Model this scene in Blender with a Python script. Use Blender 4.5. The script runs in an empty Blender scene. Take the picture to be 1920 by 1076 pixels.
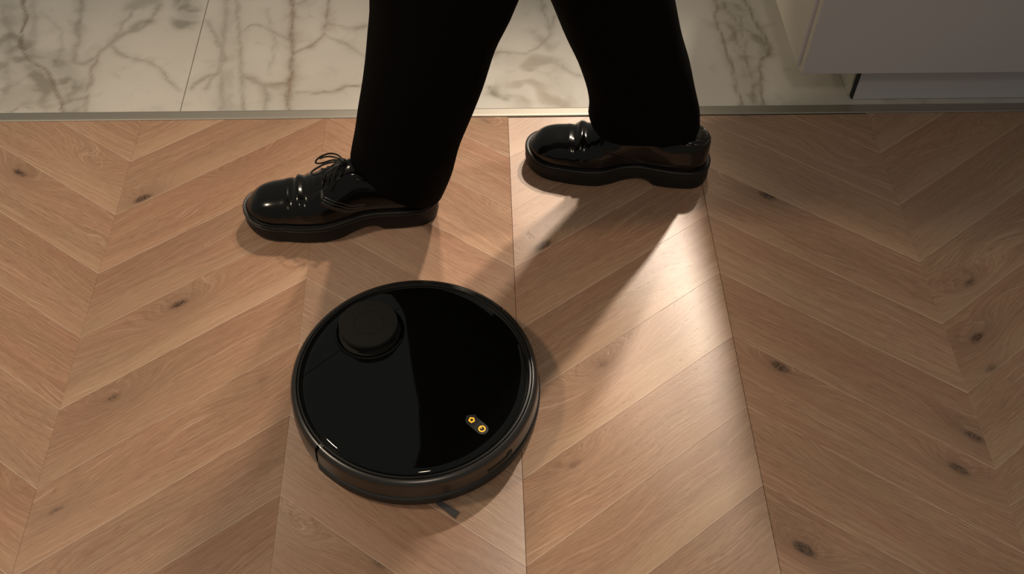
import bpy, bmesh, math, random
import numpy as np
from mathutils import Vector, Matrix
random.seed(7)
C = bpy.context.scene.collection
PI = math.pi

# ------------------------------------------------------------------ camera
HC = 1.25356
F_PX = 1916.18
Rm = Matrix(((0.99944941, 0.01512645, -0.02953091),
             (-0.03025163, 0.78100467, -0.62379207),
             (0.01362802, 0.62434197, 0.78103226)))
cam_d = bpy.data.cameras.new('camera'); cam = bpy.data.objects.new('camera', cam_d); C.objects.link(cam)
cam.matrix_world = Matrix.Translation((0, 0, HC)) @ Rm.to_4x4()
cam_d.sensor_width = 36; cam_d.lens = 36 * F_PX / 1920; cam_d.clip_start = 0.02
cam_d.dof.use_dof = True; cam_d.dof.focus_distance = 1.50; cam_d.dof.aperture_fstop = 10
bpy.context.scene.camera = cam

def W(px, py, z=0.0):
    """point on the horizontal plane z that shows at a pixel of the photograph"""
    d = Rm @ Vector(((px - 960) / F_PX, -(py - 538) / F_PX, -1))
    t = (z - HC) / d.z
    return Vector((d.x * t, d.y * t, z))

# ------------------------------------------------------------------ world, lamps, exposure
wd = bpy.data.worlds.new('room_ambience'); bpy.context.scene.world = wd; wd.use_nodes = True
wd.node_tree.nodes['Background'].inputs[0].default_value = (0.95, 0.97, 0.85, 1)
wd.node_tree.nodes['Background'].inputs[1].default_value = 0.12

def lamp(name, kind, loc, aim, power, col, size, **kw):
    d = bpy.data.lights.new(name, kind); o = bpy.data.objects.new(name, d); C.objects.link(o)
    o.location = loc; o.rotation_euler = (Vector(aim) - Vector(loc)).to_track_quat('-Z', 'Y').to_euler()
    d.energy = power; d.color = col
    if kind == 'AREA': d.shape = 'DISK'; d.size = size
    else: d.shadow_soft_size = size
    for k, v in kw.items(): setattr(d, k, v)
    return o
WARM = (1.0, 0.80, 0.60)
lamp('ceiling_spot_kitchen', 'SPOT', (0.98, 3.06, 2.52), (0.15, 1.08, 0), 245, (1.0, 0.86, 0.70), 0.06, spot_size=math.radians(21), spot_blend=1.0)
lamp('ceiling_spot_behind', 'SPOT', (0.50, 2.95, 2.5), (-0.42, 0.92, 0), 140, (1.0, 0.79, 0.60), 0.07, spot_size=math.radians(34), spot_blend=1.0)
lamp('ceiling_lamp_left', 'AREA', (-1.7, 0.9, 2.3), (-0.3, 0.95, 0), 15, (1.0, 0.80, 0.58), 0.3)
lamp('ceiling_spot_front', 'SPOT', (0.05, -0.55, 2.5), (-0.45, 0.85, 0), 33, (1.0, 0.80, 0.62), 0.15, spot_size=math.radians(74), spot_blend=1.0)

vs = bpy.context.scene.view_settings
vs.view_transform = 'Standard'; vs.look = 'None'; vs.gamma = 1; vs.use_curve_mapping = False; vs.exposure = 0.17

# ------------------------------------------------------------------ node helper and materials
class NT:
    def __init__(s, name):
        s.m = bpy.data.materials.new(name); s.m.use_nodes = True
        s.t = s.m.node_tree; s.b = s.t.nodes['Principled BSDF']
    def n(s, typ, ins=None, **kw):
        nd = s.t.nodes.new(typ)
        for k, v in kw.items(): setattr(nd, k, v)
        if ins:
            for k, v in ins.items(): s.set(nd.inputs[k], v)
        return nd
    def set(s, sock, v):
        if isinstance(v, bpy.types.NodeSocket): s.t.links.new(v, sock)
        else: sock.default_value = v
    def math(s, op, a, b=0.0, c=None, clamp=False):
        nd = s.t.nodes.new('ShaderNodeMath'); nd.operation = op; nd.use_clamp = clamp
        s.set(nd.inputs[0], a); s.set(nd.inputs[1], b)
        if c is not None: s.set(nd.inputs[2], c)
        return nd.outputs[0]
    def ramp(s, x, lo, hi, smooth=True):
        nd = s.t.nodes.new('ShaderNodeMapRange'); nd.clamp = True
        if smooth: nd.interpolation_type = 'SMOOTHSTEP'
        s.set(nd.inputs[0], x); nd.inputs[1].default_value = lo; nd.inputs[2].default_value = hi
        return nd.outputs[0]
    def mix(s, f, a, b, mode='MIX'):
        nd = s.t.nodes.new('ShaderNodeMix'); nd.data_type = 'RGBA'; nd.blend_type = mode
        s.set(nd.inputs[0], f); s.set(nd.inputs[6], a); s.set(nd.inputs[7], b)
        return nd.outputs[2]
    def xyz(s, x, y, z=0.0):
        nd = s.t.nodes.new('ShaderNodeCombineXYZ')
        for i, v in enumerate((x, y, z)): s.set(nd.inputs[i], v)
        return nd.outputs[0]
    def noise(s, vec, scale=1.0, detail=2.0, rough=0.5, dist=0.0):
        nd = s.t.nodes.new('ShaderNodeTexNoise'); s.set(nd.inputs['Vector'], vec)
        nd.inputs['Scale'].default_value = scale; nd.inputs['Detail'].default_value = detail
        nd.inputs['Roughness'].default_value = rough; nd.inputs['Distortion'].default_value = dist
        return nd.outputs['Fac']
    def out(s, **kw):
        for k, v in kw.items(): s.set(s.b.inputs[k.replace('_', ' ')], v)
        return s.m

def rgb(r, g, b): return (r, g, b, 1)

def simple(name, col, rough=0.5, metal=0.0, bump=0.0, bscale=400, coat=0.0, spec=0.5, var=0.0):
    q = NT(name)
    tc = q.n('ShaderNodeTexCoord').outputs['Object']
    nz = q.noise(tc, bscale, 3)
    base = q.mix(q.math('MULTIPLY', nz, 1.0), rgb(*[c * (1 - var) for c in col]), rgb(*[min(1, c * (1 + var)) for c in col]))
    q.out(Base_Color=base, Roughness=rough, Metallic=metal, Coat_Weight=coat, Coat_Roughness=0.05)
    q.b.inputs['Specular IOR Level'].default_value = spec
    if bump:
        b = q.n('ShaderNodeBump', {'Height': nz, 'Strength': bump, 'Distance': 0.001}); q.out(Normal=b.outputs[0])
    return q.m

def make_wood():
    q = NT('limed_oak')
    uv = q.n('ShaderNodeUVMap', uv_map='grain').outputs[0]
    sp = q.n('ShaderNodeSeparateXYZ', {0: uv}); u, v = sp.outputs[0], sp.outputs[1]
    def att(nm): return q.n('ShaderNodeAttribute', attribute_type='OBJECT', attribute_name=nm)
    fade = att('fade').outputs['Fac']; seed = att('seed').outputs['Fac']; tone = att('tone').outputs['Fac']; hue = att('hue').outputs['Fac']
    sd = q.math('MULTIPLY', seed, 37.7)
    bend = 0.0; dark = 0.0; soft = 0.0
    for nm in ('knot_a', 'knot_b'):
        kk = q.n('ShaderNodeSeparateXYZ', {0: att(nm).outputs['Vector']})
        ku, kv, ks = kk.outputs
        kd = att(nm + '_dark').outputs['Fac']
        jit = q.math('MULTIPLY', q.math('SUBTRACT', q.noise(q.xyz(q.math('MULTIPLY', u, 30), q.math('MULTIPLY', v, 60), sd), 1, 2), .5), .008)
        du = q.math('SUBTRACT', u, ku); dv = q.math('ADD', q.math('SUBTRACT', v, kv), jit)
        a = q.math('POWER', q.math('DIVIDE', du, 0.066), 2); b = q.math('POWER', q.math('DIVIDE', dv, 0.024), 2)
        g = q.math('MULTIPLY', q.math('EXPONENT', q.math('MULTIPLY', q.math('ADD', a, b), -1)), ks)
        bend = q.math('ADD', bend, g)
        a2 = q.math('POWER', q.math('DIVIDE', du, 0.0155), 2); b2 = q.math('POWER', q.math('DIVIDE', dv, 0.0070), 2)
        r2 = q.math('ADD', a2, b2)
        dk = q.math('MULTIPLY', q.math('EXPONENT', q.math('MULTIPLY', r2, -1)), kd)
        dark = q.math('ADD', dark, dk)
        soft = q.math('ADD', soft, q.math('MULTIPLY', q.math('EXPONENT', q.math('MULTIPLY', r2, -0.10)), kd))
    # growth lines
    n1 = q.noise(q.xyz(q.math('MULTIPLY', u, 3.2), q.math('MULTIPLY', v, 13), sd), 1, 2, .5)
    n1b = q.noise(q.xyz(q.math('MULTIPLY', u, 18), q.math('MULTIPLY', v, 40), sd), 1, 2, .5)
    vv = q.math('ADD', v, q.math('MULTIPLY', n1, 0.055))
    vv = q.math('ADD', vv, q.math('MULTIPLY', bend, 0.040))
    vv = q.math('ADD', vv, q.math('MULTIPLY', n1b, 0.004))
    ringn = q.noise(q.xyz(q.math('MULTIPLY', u, .8), q.math('MULTIPLY', vv, 230), sd), 1, 3, .65)
    rings = q.ramp(ringn, .28, .74)
    # broad figure bands following the warp
    band = q.noise(q.xyz(q.math('MULTIPLY', u, 1.0), q.math('MULTIPLY', vv, 38), q.math('ADD', sd, 5)), 1, 2, .5)
    # fine fibre
    fib = q.noise(q.xyz(q.math('MULTIPLY', u, 45), q.math('MULTIPLY', q.math('ADD', vv, q.math('MULTIPLY', v, .8)), 900), sd), 1, 3, .6)
    por = q.ramp(q.noise(q.xyz(q.math('MULTIPLY', u, 60), q.math('MULTIPLY', vv, 520), q.math('ADD', sd, 9)), 1, 2, .5), .60, .74)
    lime = q.ramp(q.noise(q.xyz(q.math('MULTIPLY', u, 9), q.math('MULTIPLY', vv, 640), q.math('ADD', sd, 3)), 1, 2, .5), .61, .72)
    blotch = q.noise(q.xyz(q.math('MULTIPLY', u, 7), q.math('MULTIPLY', v, 22), q.math('ADD', sd, 1)), 1, 3, .5)
    A = rgb(.560, .345, .225); B = rgb(.378, .210, .130); G = rgb(.46, .305, .175); Rd = rgb(.485, .255, .155)
    col = q.mix(rings, B, A)
    col = q.mix(q.math('MULTIPLY', q.ramp(band, .35, .7), .38), col, rgb(.33, .185, .115))
    col = q.mix(q.math('MULTIPLY', q.ramp(blotch, .35, .65), .28), col, G)
    col = q.mix(q.math('MULTIPLY', q.ramp(blotch, .62, .40), .25), col, Rd)
    col = q.mix(q.math('MULTIPLY', q.math('SUBTRACT', 1, q.ramp(fib, .38, .58)), .52), col, rgb(.245, .128, .074))
    col = q.mix(q.math('MULTIPLY', por, .42), col, rgb(.20, .11, .07))
    col = q.mix(q.math('MULTIPLY', lime, .40), col, rgb(.74, .55, .40))
    # heartwood side to sapwood side across the plank
    vw = q.math('ADD', q.math('DIVIDE', v, .102), q.math('MULTIPLY', q.math('SUBTRACT', n1, .5), .9))
    sap = q.math('MULTIPLY', q.ramp(vw, .45, .0), fade, clamp=True); hrt = q.math('MULTIPLY', q.ramp(vw, .50, 1.0), fade, clamp=True)
    col = q.mix(q.math('MULTIPLY', sap, .42), col, rgb(.60, .40, .255))
    col = q.mix(q.math('MULTIPLY', hrt, .36), col, rgb(.34, .175, .10))
    # knots
    crack = q.ramp(q.noise(q.xyz(q.math('MULTIPLY', u, 260), q.math('MULTIPLY', v, 340), sd), 1, 2, .5), .38, .62)
    col = q.mix(q.math('MULTIPLY', soft, .52, clamp=True), col, rgb(.22, .125, .075))
    dk = q.math('MULTIPLY', q.ramp(dark, .10, .75), q.math('ADD', .5, q.math('MULTIPLY', crack, .5)))
    col = q.mix(dk, col, rgb(.075, .042, .026))
    # pale limed seam along one long edge, thin darker end joint comes from the real gap
    seam = q.math('SUBTRACT', 1, q.ramp(v, .0007, .0019))
    brk = q.ramp(q.noise(q.xyz(q.math('MULTIPLY', u, 22), 0.0, sd), 1, 2), .30, .5)
    col = q.mix(q.math('MULTIPLY', q.math('MULTIPLY', seam, brk), .62), col, rgb(.72, .55, .42))
    # plank tone
    gain = q.math('ADD', 1.14, q.math('MULTIPLY', tone, .08))
    hs = q.n('ShaderNodeHueSaturation', {'Hue': q.math('ADD', .5, q.math('MULTIPLY', hue, .0025)), 'Saturation': q.math('ADD', .95, q.math('MULTIPLY', hue, -.03)), 'Value': gain, 'Color': col})
    hgt = q.math('ADD', q.math('MULTIPLY', fib, .6), q.math('ADD', q.math('MULTIPLY', rings, .5), q.math('MULTIPLY', por, -.6)))
    bp = q.n('ShaderNodeBump', {'Height': hgt, 'Strength': .22, 'Distance': .0004})
    tg = q.n('ShaderNodeTangent', direction_type='UV_MAP', uv_map='grain')
    q.out(Base_Color=hs.outputs[0], Roughness=q.math('ADD', .31, q.math('MULTIPLY', fib, .08)), Normal=bp.outputs[0],
          Anisotropic=.93, Anisotropic_Rotation=.25, Tangent=tg.outputs[0])
    q.b.inputs['Specular IOR Level'].default_value = .68
    return q.m

def make_marble():
    q = NT('calacatta_marble')
    P = q.n('ShaderNodeTexCoord').outputs['Object']
    def att(nm): return q.n('ShaderNodeAttribute', attribute_type='GEOMETRY', attribute_name=nm).outputs['Fac']
    vein, cloud, warm = att('vein'), att('cloud'), att('warm')
    n = q.noise(P, 22, 5, .6); nf = q.noise(P, 90, 4, .6); nl = q.noise(P, 5, 3, .5)
    wv = q.n('ShaderNodeTexNoise', {'Vector': P, 'Scale': 9.0, 'Detail': 3.0}).outputs['Color']
    wp = q.n('ShaderNodeVectorMath', {0: P, 1: q.n('ShaderNodeVectorMath', {0: wv, 'Scale': .11}, operation='SCALE').outputs[0]}, operation='ADD').outputs[0]
    vo = q.n('ShaderNodeTexVoronoi', {'Vector': wp, 'Scale': 15.0}, feature='DISTANCE_TO_EDGE').outputs['Distance']
    crk = q.math('SUBTRACT', 1, q.ramp(vo, .0, .14))
    vo2 = q.n('ShaderNodeTexVoronoi', {'Vector': wp, 'Scale': 34.0}, feature='SMOOTH_F1').outputs['Distance']
    bub = q.ramp(vo2, .25, .75)
    col = q.mix(q.ramp(nl, .35, .7), rgb(.66, .63, .575), rgb(.72, .685, .63))
    grey = q.mix(warm, rgb(.335, .325, .275), rgb(.36, .27, .20))
    faint = q.math('MULTIPLY', q.math('MULTIPLY', crk, q.ramp(n, .48, .72)), .26)
    col = q.mix(faint, col, grey)
    cl = q.math('MULTIPLY', cloud, q.math('ADD', .45, q.math('MULTIPLY', q.ramp(q.math('ADD', q.math('MULTIPLY', n, .6), q.math('MULTIPLY', bub, .4)), .30, .72), .75)), clamp=True)
    col = q.mix(q.math('MULTIPLY', cl, .95), col, grey)
    vm = q.math('MULTIPLY', vein, q.math('ADD', .62, q.math('MULTIPLY', q.ramp(nf, .30, .65), .45)), clamp=True)
    dkc = q.mix(warm, rgb(.21, .19, .145), rgb(.24, .15, .105))
    col = q.mix(q.math('MULTIPLY', vm, .85), col, dkc)
    q.out(Base_Color=col, Roughness=.42)
    q.b.inputs['Specular IOR Level'].default_value = .35
    return q.m

M_wood = make_wood(); M_marble = make_marble()
M_sub = simple('dark_underlay', (.035, .025, .018), .9)
M_grout = simple('grey_grout', (.16, .145, .12), .9)

def make_brushed():
    q = NT('satin_metal_profile')
    P = q.n('ShaderNodeTexCoord').outputs['Object']
    s = q.n('ShaderNodeSeparateXYZ', {0: P})
    st = q.noise(q.xyz(q.math('MULTIPLY', s.outputs[0], 3), q.math('MULTIPLY', s.outputs[1], 1600), s.outputs[2]), 1, 3)
    col = q.mix(st, rgb(.40, .375, .33), rgb(.47, .44, .385))
    q.out(Base_Color=col, Roughness=.5, Metallic=.8)
    return q.m
M_metal = make_brushed()
M_white = simple('white_lacquer', (.66, .645, .68), .40, bscale=60, var=.02)
M_carc = simple('cream_carcass', (.80, .74, .62), .5, bscale=60, var=.02)
M_edge = simple('pale_edge_band', (.72, .68, .74), .3, bscale=60, var=.02)
M_hollow = simple('dark_profile_end', (.012, .016, .014), .6)
M_web = simple('raw_aluminium', (.10, .12, .11), .4, metal=.8)
M_cloth = simple('black_wool_cloth', (.0042, .0038, .0036), .95, bump=.4, bscale=1500, spec=.06, var=.25)
M_sock = simple('black_knit', (.006, .006, .007), .95, bump=.5, bscale=900, spec=.1)
M_leather = simple('polished_black_leather', (.0045, .0040, .0038), .17, bump=.05, bscale=350, coat=.35, spec=.30)
M_rubber = simple('black_rubber', (.010, .0095, .009), .52, bump=.25, bscale=700, spec=.35)
M_welt = simple('waxed_black_welt', (.012, .011, .010), .40, bump=.2, bscale=900, spec=.45)
M_lace = simple('waxed_cotton_lace', (.008, .008, .008), .5, bump=.4, bscale=2500, spec=.4)
M_thread = simple('black_thread_painted_glint', (.27, .26, .24), .35, spec=.6)  # black thread; its glint is put into this paler colour
M_metalb = simple('black_enamel_eyelet', (.02, .02, .02), .25, metal=.4)
M_gloss = simple('glossy_black_plastic', (.0030, .0030, .0028), .035, spec=.55)
M_matt = simple('satin_black_plastic', (.013, .0125, .012), .36, bump=.03, bscale=2500, spec=.5)
M_turr = simple('matt_black_plastic', (.013, .012, .0105), .55, bump=.1, bscale=3000, spec=.35)
M_skirt = simple('black_bumper_plastic_floor_tint', (.020, .0155, .012), .29, bump=.02, bscale=2500, spec=1.0)  # brown of the reflected floor is mixed into the black base colour
M_chas = simple('charcoal_chassis_plastic', (.016, .0155, .0155), .55)
M_pill = simple('dark_grey_button_plastic', (.040, .039, .038), .45)
M_brush = simple('grey_brush_bristle', (.085, .08, .085), .6)
M_steel = simple('bright_metal_clip', (.55, .52, .48), .3, metal=.9)
def emis(name, col, st):
    q = NT(name); q.out(Base_Color=rgb(*col), Emission_Color=rgb(*col), Emission_Strength=st); return q.m
M_amber = emis('amber_led', (1.0, .42, .03), 1.05)

# ------------------------------------------------------------------ mesh helpers
def mesh_obj(name, verts, faces, mat, parent=None, smooth=False, mats=None):
    me = bpy.data.meshes.new(name); me.from_pydata([tuple(v) for v in verts], [], faces); me.update()
    me.materials.append(mat)
    for m in (mats or []): me.materials.append(m)
    if smooth: me.polygons.foreach_set('use_smooth', [True] * len(me.polygons))
    o = bpy.data.objects.new(name, me); C.objects.link(o)
    if parent: o.parent = parent
    return o
def fix_normals(o):
    bm = bmesh.new(); bm.from_mesh(o.data); bmesh.ops.recalc_face_normals(bm, faces=bm.faces); bm.to_mesh(o.data); bm.free(); return o
def bm_obj(name, bm, mat, parent=None, smooth=False):
    bmesh.ops.recalc_face_normals(bm, faces=bm.faces)
    me = bpy.data.meshes.new(name); bm.to_mesh(me); bm.free(); me.materials.append(mat)
    if smooth: me.polygons.foreach_set('use_smooth', [True] * len(me.polygons))
    o = bpy.data.objects.new(name, me); C.objects.link(o)
    if parent: o.parent = parent
    return o
def add_box(bm, a, b, bev=0.0, seg=2):
    r = bmesh.ops.create_cube(bm, size=1)['verts']
    for v in r: v.co = Vector([a[i] + (v.co[i] + .5) * (b[i] - a[i]) for i in range(3)])
    if bev:
        ed = list({e for v in r for e in v.link_edges})
        bmesh.ops.bevel(bm, geom=ed, offset=bev, segments=seg, affect='EDGES', profile=.6)
def box(name, a, b, mat, parent=None, bev=0.0, seg=2):
    bm = bmesh.new(); add_box(bm, a, b, bev, seg); return bm_obj(name, bm, mat, parent)
def empty(name, loc=(0, 0, 0), rz=0):
    o = bpy.data.objects.new(name, None); C.objects.link(o); o.location = loc; o.rotation_euler = (0, 0, rz); o.empty_display_size = .05; return o
def tag(o, label=None, cat=None, group=None, kind=None):
    if label: o['label'] = label
    if cat: o['category'] = cat
    if group: o['group'] = group
    if kind: o['kind'] = kind
    return o
def cr(pts, n):
    """Catmull-Rom through points, n samples in all"""
    P = [np.array(p, float) for p in pts]; P = [2 * P[0] - P[1]] + P + [2 * P[-1] - P[-2]]
    out = []; m = len(P) - 3
    for i in range(n):
        s = i / (n - 1) * m; k = min(int(s), m - 1); t = s - k
        a, b, c, d = P[k:k + 4]
        out.append(.5 * ((2 * b) + (c - a) * t + (2 * a - 5 * b + 4 * c - d) * t * t + (3 * b - a - 3 * c + d) * t ** 3))
    return out
def tube_geo(pts, r, seg=8, taper=None):
    V = []; Fc = []; pts = [Vector(p) for p in pts]; n = len(pts); prev = None
    for i, p in enumerate(pts):
        t = (pts[min(i + 1, n - 1)] - pts[max(i - 1, 0)]).normalized()
        if prev is None: a = t.orthogonal().normalized()
        else: a = (prev - t * prev.dot(t)).normalized()
        prev = a; b = t.cross(a); rr = r if taper is None else r * taper(i / (n - 1))
        for k in range(seg):
            th = 2 * PI * k / seg; V.append(p + rr * (math.cos(th) * a + math.sin(th) * b))
    for i in range(n - 1):
        for k in range(seg):
            Fc.append((i * seg + k, i * seg + (k + 1) % seg, (i + 1) * seg + (k + 1) % seg, (i + 1) * seg + k))
    Fc.append(tuple(range(seg - 1, -1, -1))); Fc.append(tuple((n - 1) * seg + k for k in range(seg)))
    return V, Fc
def tubes(name, lst, mat, parent=None, seg=8):
    V = []; Fc = []
    for pts, r in lst:
        v, f = tube_geo(pts, r, seg); o = len(V); V += v; Fc += [tuple(i + o for i in q) for q in f]
    return mesh_obj(name, V, Fc, mat, parent, True)
def lerp_tab(tab, x):
    xs = [t[0] for t in tab]; ys = [t[1] for t in tab]; return float(np.interp(x, xs, ys))
def smooth_tab(tab, x):
    """smooth (PCHIP-like) interpolation of a table"""
    xs = [t[0] for t in tab]; ys = [t[1] for t in tab]
    if x <= xs[0]: return ys[0]
    if x >= xs[-1]: return ys[-1]
    k = max(i for i in range(len(xs) - 1) if xs[i] <= x)
    def m(i):
        if i == 0 or i == len(xs) - 1: 
            j = 0 if i == 0 else len(xs) - 2
            return (ys[j + 1] - ys[j]) / (xs[j + 1] - xs[j])
        a = (ys[i] - ys[i - 1]) / (xs[i] - xs[i - 1]); b = (ys[i + 1] - ys[i]) / (xs[i + 1] - xs[i])
        return 0 if a * b <= 0 else 2 * a * b / (a + b)
    h = xs[k + 1] - xs[k]; t = (x - xs[k]) / h
    return (2*t**3-3*t*t+1)*ys[k] + (t**3-2*t*t+t)*h*m(k) + (-2*t**3+3*t*t)*ys[k+1] + (t**3-t*t)*h*m(k+1)

# ------------------------------------------------------------------ floor: chevron oak planks
CW = 0.327706; X0 = 0.05195; PITCH = 0.1252; RISE = 0.2345; YB = 0.6645
ANG = math.atan2(RISE, CW)
Y_END = 1.3958
floor = mesh_obj('floor', [(-2.3, -.95, -.0115), (2.4, -.95, -.0115), (2.4, 1.42, -.0115), (-2.3, 1.42, -.0115),
                           (-2.3, -.95, -.03), (2.4, -.95, -.03), (2.4, 1.42, -.03), (-2.3, 1.42, -.03)],
                 [(0, 1, 2, 3), (7, 6, 5, 4), (0, 4, 5, 1), (1, 5, 6, 2), (2, 6, 7, 3), (3, 7, 4, 0)], M_sub)
tag(floor, 'light oak chevron parquet floor in warm limed planks', kind='structure')

def clip(poly, axis, lim, keep_less):
    out = []
    for i in range(len(poly)):
        a, b = poly[i], poly[(i + 1) % len(poly)]
        ia = (a[axis] <= lim) == keep_less; ib = (b[axis] <= lim) == keep_less
        if ia: out.append(a)
        if ia != ib:
            t = (lim - a[axis]) / (b[axis] - a[axis]); out.append((a[0] + t * (b[0] - a[0]), a[1] + t * (b[1] - a[1])))
    return out
def area(p): return abs(sum(p[i][0] * p[(i + 1) % len(p)][1] - p[(i + 1) % len(p)][0] * p[i][1] for i in range(len(p)))) / 2
def inset(poly, d):
    n = len(poly); out = []
    for i in range(n):
        p0, p1, p2 = Vector(poly[i - 1]), Vector(poly[i]), Vector(poly[(i + 1) % n])
        e1 = (p1 - p0).normalized(); e2 = (p2 - p1).normalized()
        n1 = Vector((-e1.y, e1.x)); n2 = Vector((-e2.y, e2.x))
        k = 1 + n1.dot(n2)
        out.append(tuple(p1 + (n1 + n2) * (d / max(k, .25))))
    return out

# knots and figure seen in the photograph: pixel, swirl, darkness
KN = [(37,324,1.0,.9),(268,372,1.1,1.0),(335,570,1.3,.85),(210,746,.9,.5),(490,714,.3,.35),(1018,460,1.2,1.15),(1130,682,1.3,.45),
      (1077,870,.8,.45),(1464,688,.8,1.0),(1508,1030,1.3,1.2),(1798,880,1.0,.9),(1826,818,.7,.8),(1438,367,.5,.95),(1388,212,.5,.8),
      (912,226,1.0,.45),(1832,632,.9,.8),(1818,530,1.1,.6),(545,985,1.2,0),(1355,835,.3,.35),(105,957,.4,.5),(440,315,1.1,.15),
      (165,305,1.4,.05),(1858,690,1.0,.5),(1640,240,.8,0),(1860,245,1.3,.05),(1350,330,.5,.1),(710,1058,.2,.5),(20,925,.9,.2),(400,480,.0,.0),(860,455,.6,0),(1600,870,1.2,.0)]
knw = [(W(a, b).x, W(a, b).y, s, d) for a, b, s, d in KN]
rnd = random.Random(11)
planks = 0
for k in range(-7, 7):
    xl = X0 + k * CW; xr = xl + CW
    up = (k % 2 == 0)
    s = 1 if up else -1
    gl = .00026 if k in (0, 1) else .00004       # darker open joints at the factory edges of the boards
    gr = .00026 if k in (-1, 0) else .00004
    for j in range(-16, 9):
        y0 = YB + j * PITCH + (0 if up else RISE)      # seam height at the left end of the plank
        g = .00012
        poly = [(xl + gl, y0 + g), (xr - gr, y0 + s * RISE + g), (xr - gr, y0 + s * RISE + PITCH - g), (xl + gl, y0 + PITCH - g)]
        yend = Y_END - (.0022 if 0 <= k <= 1 else 0)
        poly = clip(poly, 1, yend, True); poly = clip(poly, 1, -.9, False) if poly else []
        if len(poly) < 3 or area(poly) < 3e-5: continue
        if xl < -1.9 or xr > 1.9: 
            if xl < -2.2 or xr > 2.3: continue
        # grain frame: origin on the lower seam
        du = Vector((CW, s * RISE)).normalized(); dv = Vector((-du.y, du.x)); og = Vector((xl, y0))
        z = rnd.uniform(-.00012, .00012); be = .00022
        inn = inset(poly, be); n = len(poly)
        V = [(p[0], p[1], z) for p in inn] + [(p[0], p[1], z - be) for p in poly] + [(p[0], p[1], -.0115) for p in poly]
        Fc = [tuple(range(n))] + [(i, n + i, n + (i + 1) % n, (i + 1) % n) for i in range(n)] + [(n + i, 2 * n + i, 2 * n + (i + 1) % n, n + (i + 1) % n) for i in range(n)]
        o = mesh_obj('plank', V, Fc, M_wood, floor); fix_normals(o)
        uvl = o.data.uv_layers.new(name='grain')
        for lp in o.data.loops:
            co = o.data.vertices[lp.vertex_index].co; d = Vector((co.x, co.y)) - og
            uvl.data[lp.index].uv = (d.dot(du), d.dot(dv))
        o['seed'] = rnd.random(); o['tone'] = rnd.uniform(-1, 1); o['hue'] = rnd.uniform(-1, 1); o['fade'] = rnd.uniform(.55, 1.0) if up else rnd.uniform(0, .8)
        kk = []
        for (kx, ky, ks, kd) in knw:
            if xl <= kx <= xr:
                d = Vector((kx, ky)) - og; v = d.dot(dv)
                if 0 <= v <= PITCH * math.cos(ANG): kk.append((d.dot(du), v, ks, kd))
        seen = -1.0 < (xl + xr) / 2 < 1.15 and poly[0][1] > .35
        if not kk and not seen and rnd.random() < .35: kk.append((rnd.uniform(.05, .35), rnd.uniform(.02, .08), rnd.uniform(.6, 1.2), rnd.uniform(.2, .9)))
        if len(kk) < 2 and rnd.random() < .3: kk.append((rnd.uniform(.05, .35), rnd.uniform(.01, .09), rnd.uniform(.4, 1.0), 0.0))
        for i, nm in enumerate(('knot_a', 'knot_b')):
            if i < len(kk): o[nm] = [float(c) for c in kk[i][:3]]; o[nm + '_dark'] = float(kk[i][3])
            else: o[nm] = [9.0, 9.0, 0.0]; o[nm + '_dark'] = 0.0
        planks += 1
print('planks', planks)

# ------------------------------------------------------------------ marble tiles behind the threshold
YM = 1.4195
mf = mesh_obj('floor', [(-2.3, 1.42, -.006), (2.4, 1.42, -.006), (2.4, 3.85, -.006), (-2.3, 3.85, -.006),
                        (-2.3, 1.42, -.03), (2.4, 1.42, -.03), (2.4, 3.85, -.03), (-2.3, 3.85, -.03)],
              [(0, 1, 2, 3), (7, 6, 5, 4), (0, 4, 5, 1), (1, 5, 6, 2), (2, 6, 7, 3), (3, 7, 4, 0)], M_grout)
tag(mf, 'white marble-look tiled floor with grey-brown veining beyond the metal strip', kind='structure')
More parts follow.
